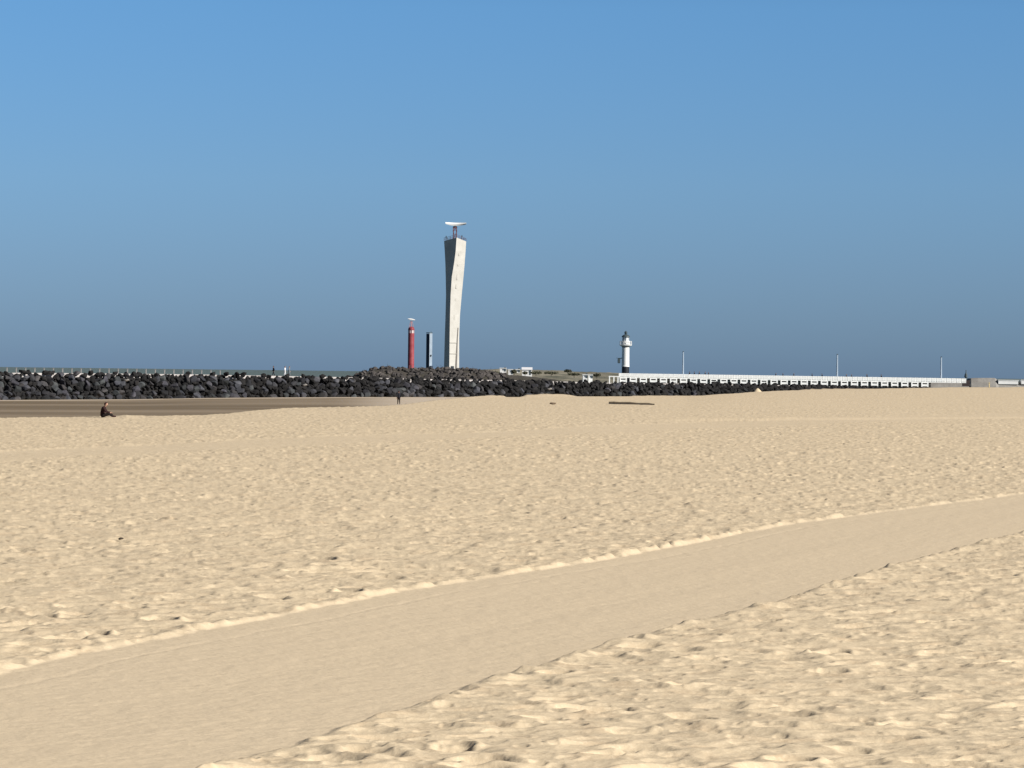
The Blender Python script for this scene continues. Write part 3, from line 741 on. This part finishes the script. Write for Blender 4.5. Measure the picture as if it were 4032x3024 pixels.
# ---------------------------------------------------------------- people
skin_m = mat('skin', (.40, .24, .17), .6); hair_m = mat('dark_red_hair', (.035, .010, .010), .7)
def skin_obj(name, pts, edges, m, parent, voxel=.012, root=0, smooth=3):
    """round-cone chains fused into one continuous surface"""
    bm = bmesh.new()
    for a, b_ in edges:
        p, q = Vector(pts[a][0]), Vector(pts[b_][0]); r1, r2 = pts[a][1], pts[b_][1]; n_ = max(3, int((q - p).length / (min(r1, r2) * .45)))
        if (q - p).length > 1e-4:
            d_ = (q - p).to_track_quat('Z', 'Y').to_matrix().to_4x4()
            bmesh.ops.create_cone(bm, cap_ends=True, segments=14, radius1=r1, radius2=r2, depth=(q - p).length, matrix=Matrix.Translation((p + q) / 2) @ d_)
    for p in pts: bmesh.ops.create_icosphere(bm, subdivisions=2, radius=p[1], matrix=Matrix.Translation(p[0]))
    me = bpy.data.meshes.new(name); bm.to_mesh(me); bm.free()
    o = bpy.data.objects.new(name, me); C.objects.link(o)
    rm = o.modifiers.new('r', 'REMESH'); rm.mode = 'VOXEL'; rm.voxel_size = voxel
    if smooth: sm_ = o.modifiers.new('s', 'SMOOTH'); sm_.iterations = smooth; sm_.factor = .5
    dg = bpy.context.evaluated_depsgraph_get(); dg.update()
    m2 = bpy.data.meshes.new_from_object(o.evaluated_get(dg)); m2.name = name
    bpy.data.objects.remove(o); bpy.data.meshes.remove(me)
    for p in m2.polygons: p.use_smooth = True
    return link(name, m2, m, parent)
def person(loc, rz, J, label, coat, trousers, hair=hair_m, group=None, fingers=True, scale=1):
    """J: joint positions facing +X; pelvis chest neck head, l/r shoulder elbow wrist, l/r hip knee ankle toe"""
    t_ = empty('person', loc, label, 'person', group, rz); t_.scale = (scale,) * 3
    V = {k: Vector(v) for k, v in J.items()}
    names = ['pelvis', 'belly', 'chest', 'neck', 'head']; rad = [.13, .115, .13, .055, .085]
    if 'belly' not in V: V['belly'] = V['pelvis'].lerp(V['chest'], .5)
    pts = [[V[k], r] for k, r in zip(names, rad)]; pts.append([V['head'] + (V['head'] - V['neck']).normalized() * .06, .092])
    E = [(0, 1), (1, 2), (2, 3), (3, 4), (4, 5)]
    for s in 'lr':
        i = len(pts); pts += [[V[s + 'shoulder'], .055], [V[s + 'elbow'], .04], [V[s + 'wrist'], .027]]; E += [(2, i), (i, i + 1), (i + 1, i + 2)]
        d = (V[s + 'wrist'] - V[s + 'elbow']).normalized(); sd = d.cross(Vector((1, 0, .2))).normalized() if abs(d.x) < .9 else Vector((0, 1, 0)); pts.append([V[s + 'wrist'] + d * .075, .036]); E.append((i + 2, i + 3))
        if fingers:
            bnd = Vector((.35, 0, 0))
            for fi, (off, ln) in enumerate(((-.032, .065), (-.011, .078), (.011, .072), (.032, .055))):
                b0 = len(pts); p0 = V[s + 'wrist'] + d * .10 + sd * off
                pts += [[p0, .010], [p0 + d * ln * .55, .009], [p0 + (d + bnd).normalized() * ln * 1.05, .008]]; E += [(i + 3, b0), (b0, b0 + 1), (b0 + 1, b0 + 2)]
            b0 = len(pts); p0 = V[s + 'wrist'] + d * .05 + sd * .045; pts += [[p0, .012], [p0 + d * .04 + sd * .02, .010]]; E += [(i + 2, b0), (b0, b0 + 1)]
        i = len(pts); pts += [[V[s + 'hip'], .085], [V[s + 'knee'], .058], [V[s + 'ankle'], .038], [V[s + 'toe'], .034]]; E += [(0, i), (i, i + 1), (i + 1, i + 2), (i + 2, i + 3)]
    skin_obj('body', pts, E, skin_m, t_, .009 if fingers else .02, smooth=1)
    # coat
    c = [[V['pelvis'] + (V['belly'] - V['pelvis']) * .1, .158], [V['belly'], .150], [V['chest'], .158], [V['chest'].lerp(V['neck'], .75), .085]]; E = [(0, 1), (1, 2), (2, 3)]
    for s in 'lr':
        i = len(c); c += [[V[s + 'shoulder'], .078], [V[s + 'elbow'], .058], [V[s + 'wrist'], .042]]; E += [(2, i), (i, i + 1), (i + 1, i + 2)]
    skin_obj('jacket', c, E, coat, t_, .018)
    c = [[V['pelvis'], .150]]; E = []
    for s in 'lr':
        i = len(c); c += [[V[s + 'hip'], .11], [V[s + 'knee'], .078], [V[s + 'ankle'], .058]]; E += [(0, i), (i, i + 1), (i + 1, i + 2)]
    skin_obj('trousers', c, E, trousers, t_, .018)
    for s in 'lr':
        a = V[s + 'ankle']; b_ = V[s + 'toe']
        skin_obj('shoe', [[a, .05], [a.lerp(b_, .6) + Vector((0, 0, -.005)), .05], [b_, .042]], [(0, 1), (1, 2)], hair_m, t_, .012)
    bm = bmesh.new(); bmesh.ops.create_uvsphere(bm, u_segments=16, v_segments=12, radius=.125)
    hc = V['head'] + (V['head'] - V['neck']).normalized() * .045 + Vector((-.006, 0, 0))
    bmesh.ops.delete(bm, geom=[v for v in bm.verts if v.co.x > .055 and v.co.z < .04 or v.co.x > -.02 and v.co.z < -.03 or v.co.z < -.09], context='VERTS')
    bmesh.ops.transform(bm, matrix=Matrix.Translation(hc + Vector((-.012, 0, .012))) @ Matrix.Diagonal((.95, .82, 1, 1)), verts=bm.verts)
    me = bpy.data.meshes.new('hair'); bm.to_mesh(me); bm.free()
    for p in me.polygons: p.use_smooth = True
    link('hair', me, hair, t_)
    # face: nose, eyes, ears, mouth
    mb = MB().bar(hc + Vector((.076, 0, .0)), hc + Vector((.104, 0, -.03)), .008, 6, .016); mb.build('nose', skin_m, t_)
    for y_ in (-.034, .034):
        b2_ = MB(); bmesh.ops.create_uvsphere(b2_.bm, u_segments=8, v_segments=6, radius=.013, matrix=Matrix.Translation(hc + Vector((.076, y_, .0)))); b2_.build('eye', black_m, t_)
        b2_ = MB(); bmesh.ops.create_uvsphere(b2_.bm, u_segments=8, v_segments=6, radius=.03, matrix=Matrix.Translation(hc + Vector((-.005, y_ * 2.9, -.01))) @ Matrix.Diagonal((.7, .4, 1, 1))); b2_.build('ear', skin_m, t_)
    MB().box(hc.x + .078, 0, hc.z - .062, .02, .045, .01).build('mouth', hair_m, t_)
    return t_
def stand(lean=0, step=.22, arm=.12):
    return dict(pelvis=(0, 0, .93), chest=(.02 + lean, 0, 1.32), neck=(.03 + lean, 0, 1.48), head=(.06 + lean, 0, 1.60),
        lshoulder=(.02 + lean, .19, 1.40), lelbow=(-arm + lean, .24, 1.12), lwrist=(-arm * .4 + lean, .25, .88),
        rshoulder=(.02 + lean, -.19, 1.40), relbow=(arm * .5 + lean, -.24, 1.12), rwrist=(arm * 2 + lean, -.22, .90),
        lhip=(0, .1, .86), lknee=(step * .6, .1, .50), lankle=(step, .1, .08), ltoe=(step + .17, .11, .035),
        rhip=(0, -.1, .86), rknee=(-step * .1, -.1, .48), rankle=(-step, -.1, .11), rtoe=(-step + .15, -.11, .04))
dark_m = mat('dark_cloth', (.012, .012, .018), .9); maroon_m = mat('maroon_cloth', (.020, .006, .006), .9); blk_m = mat('black_cloth', (.010, .006, .006), .9)
pale_c = mat('pale_cloth', (.55, .56, .58), .9); grey_c = mat('grey_cloth', (.13, .15, .17), .9)
# seated person
p0 = at(414, 1640, 206)
SIT = dict(pelvis=(0, 0, .12), belly=(.0, 0, .32), chest=(.06, 0, .52), neck=(.12, 0, .66), head=(.19, 0, .765),
    lshoulder=(.07, .19, .58), lelbow=(.24, .24, .34), lwrist=(.46, .16, .30), rshoulder=(.07, -.19, .58), relbow=(.22, -.26, .34), rwrist=(.44, -.18, .29),
    lhip=(.06, .11, .11), lknee=(.46, .15, .24), lankle=(.62, .13, .07), ltoe=(.79, .14, .05),
    rhip=(.06, -.11, .11), rknee=(.43, -.16, .23), rankle=(.60, -.13, .07), rtoe=(.77, -.15, .05))
cyp = float(crest(np.array([p0.x / 206]))[0][0])
gz0 = float(sand_h(np.array([[p0.x]]), np.array([[206.]]))[0][0, 0])
person((p0.x - .15, 206, gz0 - .0), 0, SIT, 'person in dark clothes sitting on the edge of the dry sand, facing right', maroon_m, blk_m)
# bag behind the seated person
wz0 = float(wet_z(np.array([(1570 - 2016) / F * 442]), np.array([442.]))[0])
person(at(1570, 1592, 442), R(100), stand(), 'person in dark clothes walking on the wet sand below the breakwater', dark_m, blk_m, scale=1.02)
def wk(u): Y = float(np.interp(u, [p[0] for p in BW], [p[1] for p in BW])); return ((u - 2016) / F * Y, Y, float(np.interp(u, [p[0] for p in BW], [p[2] for p in BW])))
person(wk(1077), R(190), stand(), 'person in dark navy clothes standing alone on the breakwater crest', dark_m, dark_m)
person(wk(1121), R(-20), stand(step=.12), 'person in pale clothes walking on the breakwater crest, left of a pair', pale_c, pale_c)
person(wk(1138), R(-20), stand(step=.15), 'person in grey clothes walking on the breakwater crest, right of a pair', grey_c, grey_c)
# people on the pier
first = None
for i, u in enumerate((2715, 2733, 2752, 2775, 2790, 3054, 3083, 3124, 3198, 3236, 3332, 3352, 3415, 3470)):
    loc = (PXu(u), PY + rnd.uniform(-.9, .9), ztop(PXu(u)) - 1.0)
    if first is None: first = person(loc, R(0), stand(), 'tiny dark figure walking on the white pier behind its railing', dark_m, blk_m, group='people walking on the pier', fingers=False)
    else:
        r = first.copy(); C.objects.link(r); r.location = loc; r.rotation_euler = (0, 0, rnd.choice((0, math.pi)))
        s = rnd.uniform(.92, 1.02); r.scale = (s, s, s)
        for ch in list(first.children): c = ch.copy(); C.objects.link(c); c.parent = r

# ---------------------------------------------------------------- things on the sand
# long low brown strip lying in the sand
strip_m = mat('strip_brown', (.44, .36, .25), .9, noise=3, bump=(8, .02), col2=(.35, .28, .19))
bl = at(2397, 1588, 336); br_ = at(2577, 1593, 330)
bl.z = .02; br_.z = .0
mb = MB(); d = br_ - bl; rr_ = []
for k in range(9):
    f = k / 8; p = bl.lerp(br_, f); hh = .28 - .14 * abs(f - .3) + .03 * math.sin(k * 2.1); yy = .3
    rr_.append([p + Vector((0, -yy, -.15)), p + Vector((0, -yy * .9, hh * .8)), p + Vector((0, 0, hh)), p + Vector((0, yy, hh * .7)), p + Vector((0, yy, -.15))])
tag(mb.loft(rr_).build('brown_strip', strip_m), 'long low brown strip lying in the sand', 'beam')
# dark scrap in the sand
def scrap(u, v, size, seed, lab, m, cat='stone', name='stone'):
    o_ = v - hor(u); Y = EYE.z * F / o_; X = (u - 2016) / F * Y
    z = float(sand_h(np.array([[X]]), np.array([[Y]]))[0][0, 0])
    me = rock_mesh(seed, m); o = link(name, me, m, loc=(X, Y, z + size[2] * .25)); o.scale = size; o.rotation_euler = (0, 0, seed)
    tag(o, lab, cat)
dark_st = mat('dark_weed', (.05, .038, .028), .9, noise=6)
scrap(482, 2132, (.13, .10, .07), 7, 'small dark stone lying alone on the trampled sand at left', dark_st)
scrap(2178, 1592, (.9, .5, .35), 9, 'brown clump of seaweed on the low sand heap before the breakwater', mat('brown_weed', (.22, .16, .11), .9, noise=4), 'seaweed', 'seaweed')
# small sand cone near the pier
o = MB().lathe([(.9, -.3), (.75, .1), (.45, .5), (.2, .82), (.03, .95)], 14).build('sand_pile', sand, smooth=True)
p = at(2983, 1547, 560); o.location = p; o.scale = (1.1, 1.1, .85)
tag(o, 'pale pointed sand pile on the beach edge before the pier', 'sand pile')
scene.render.engine = 'CYCLES'
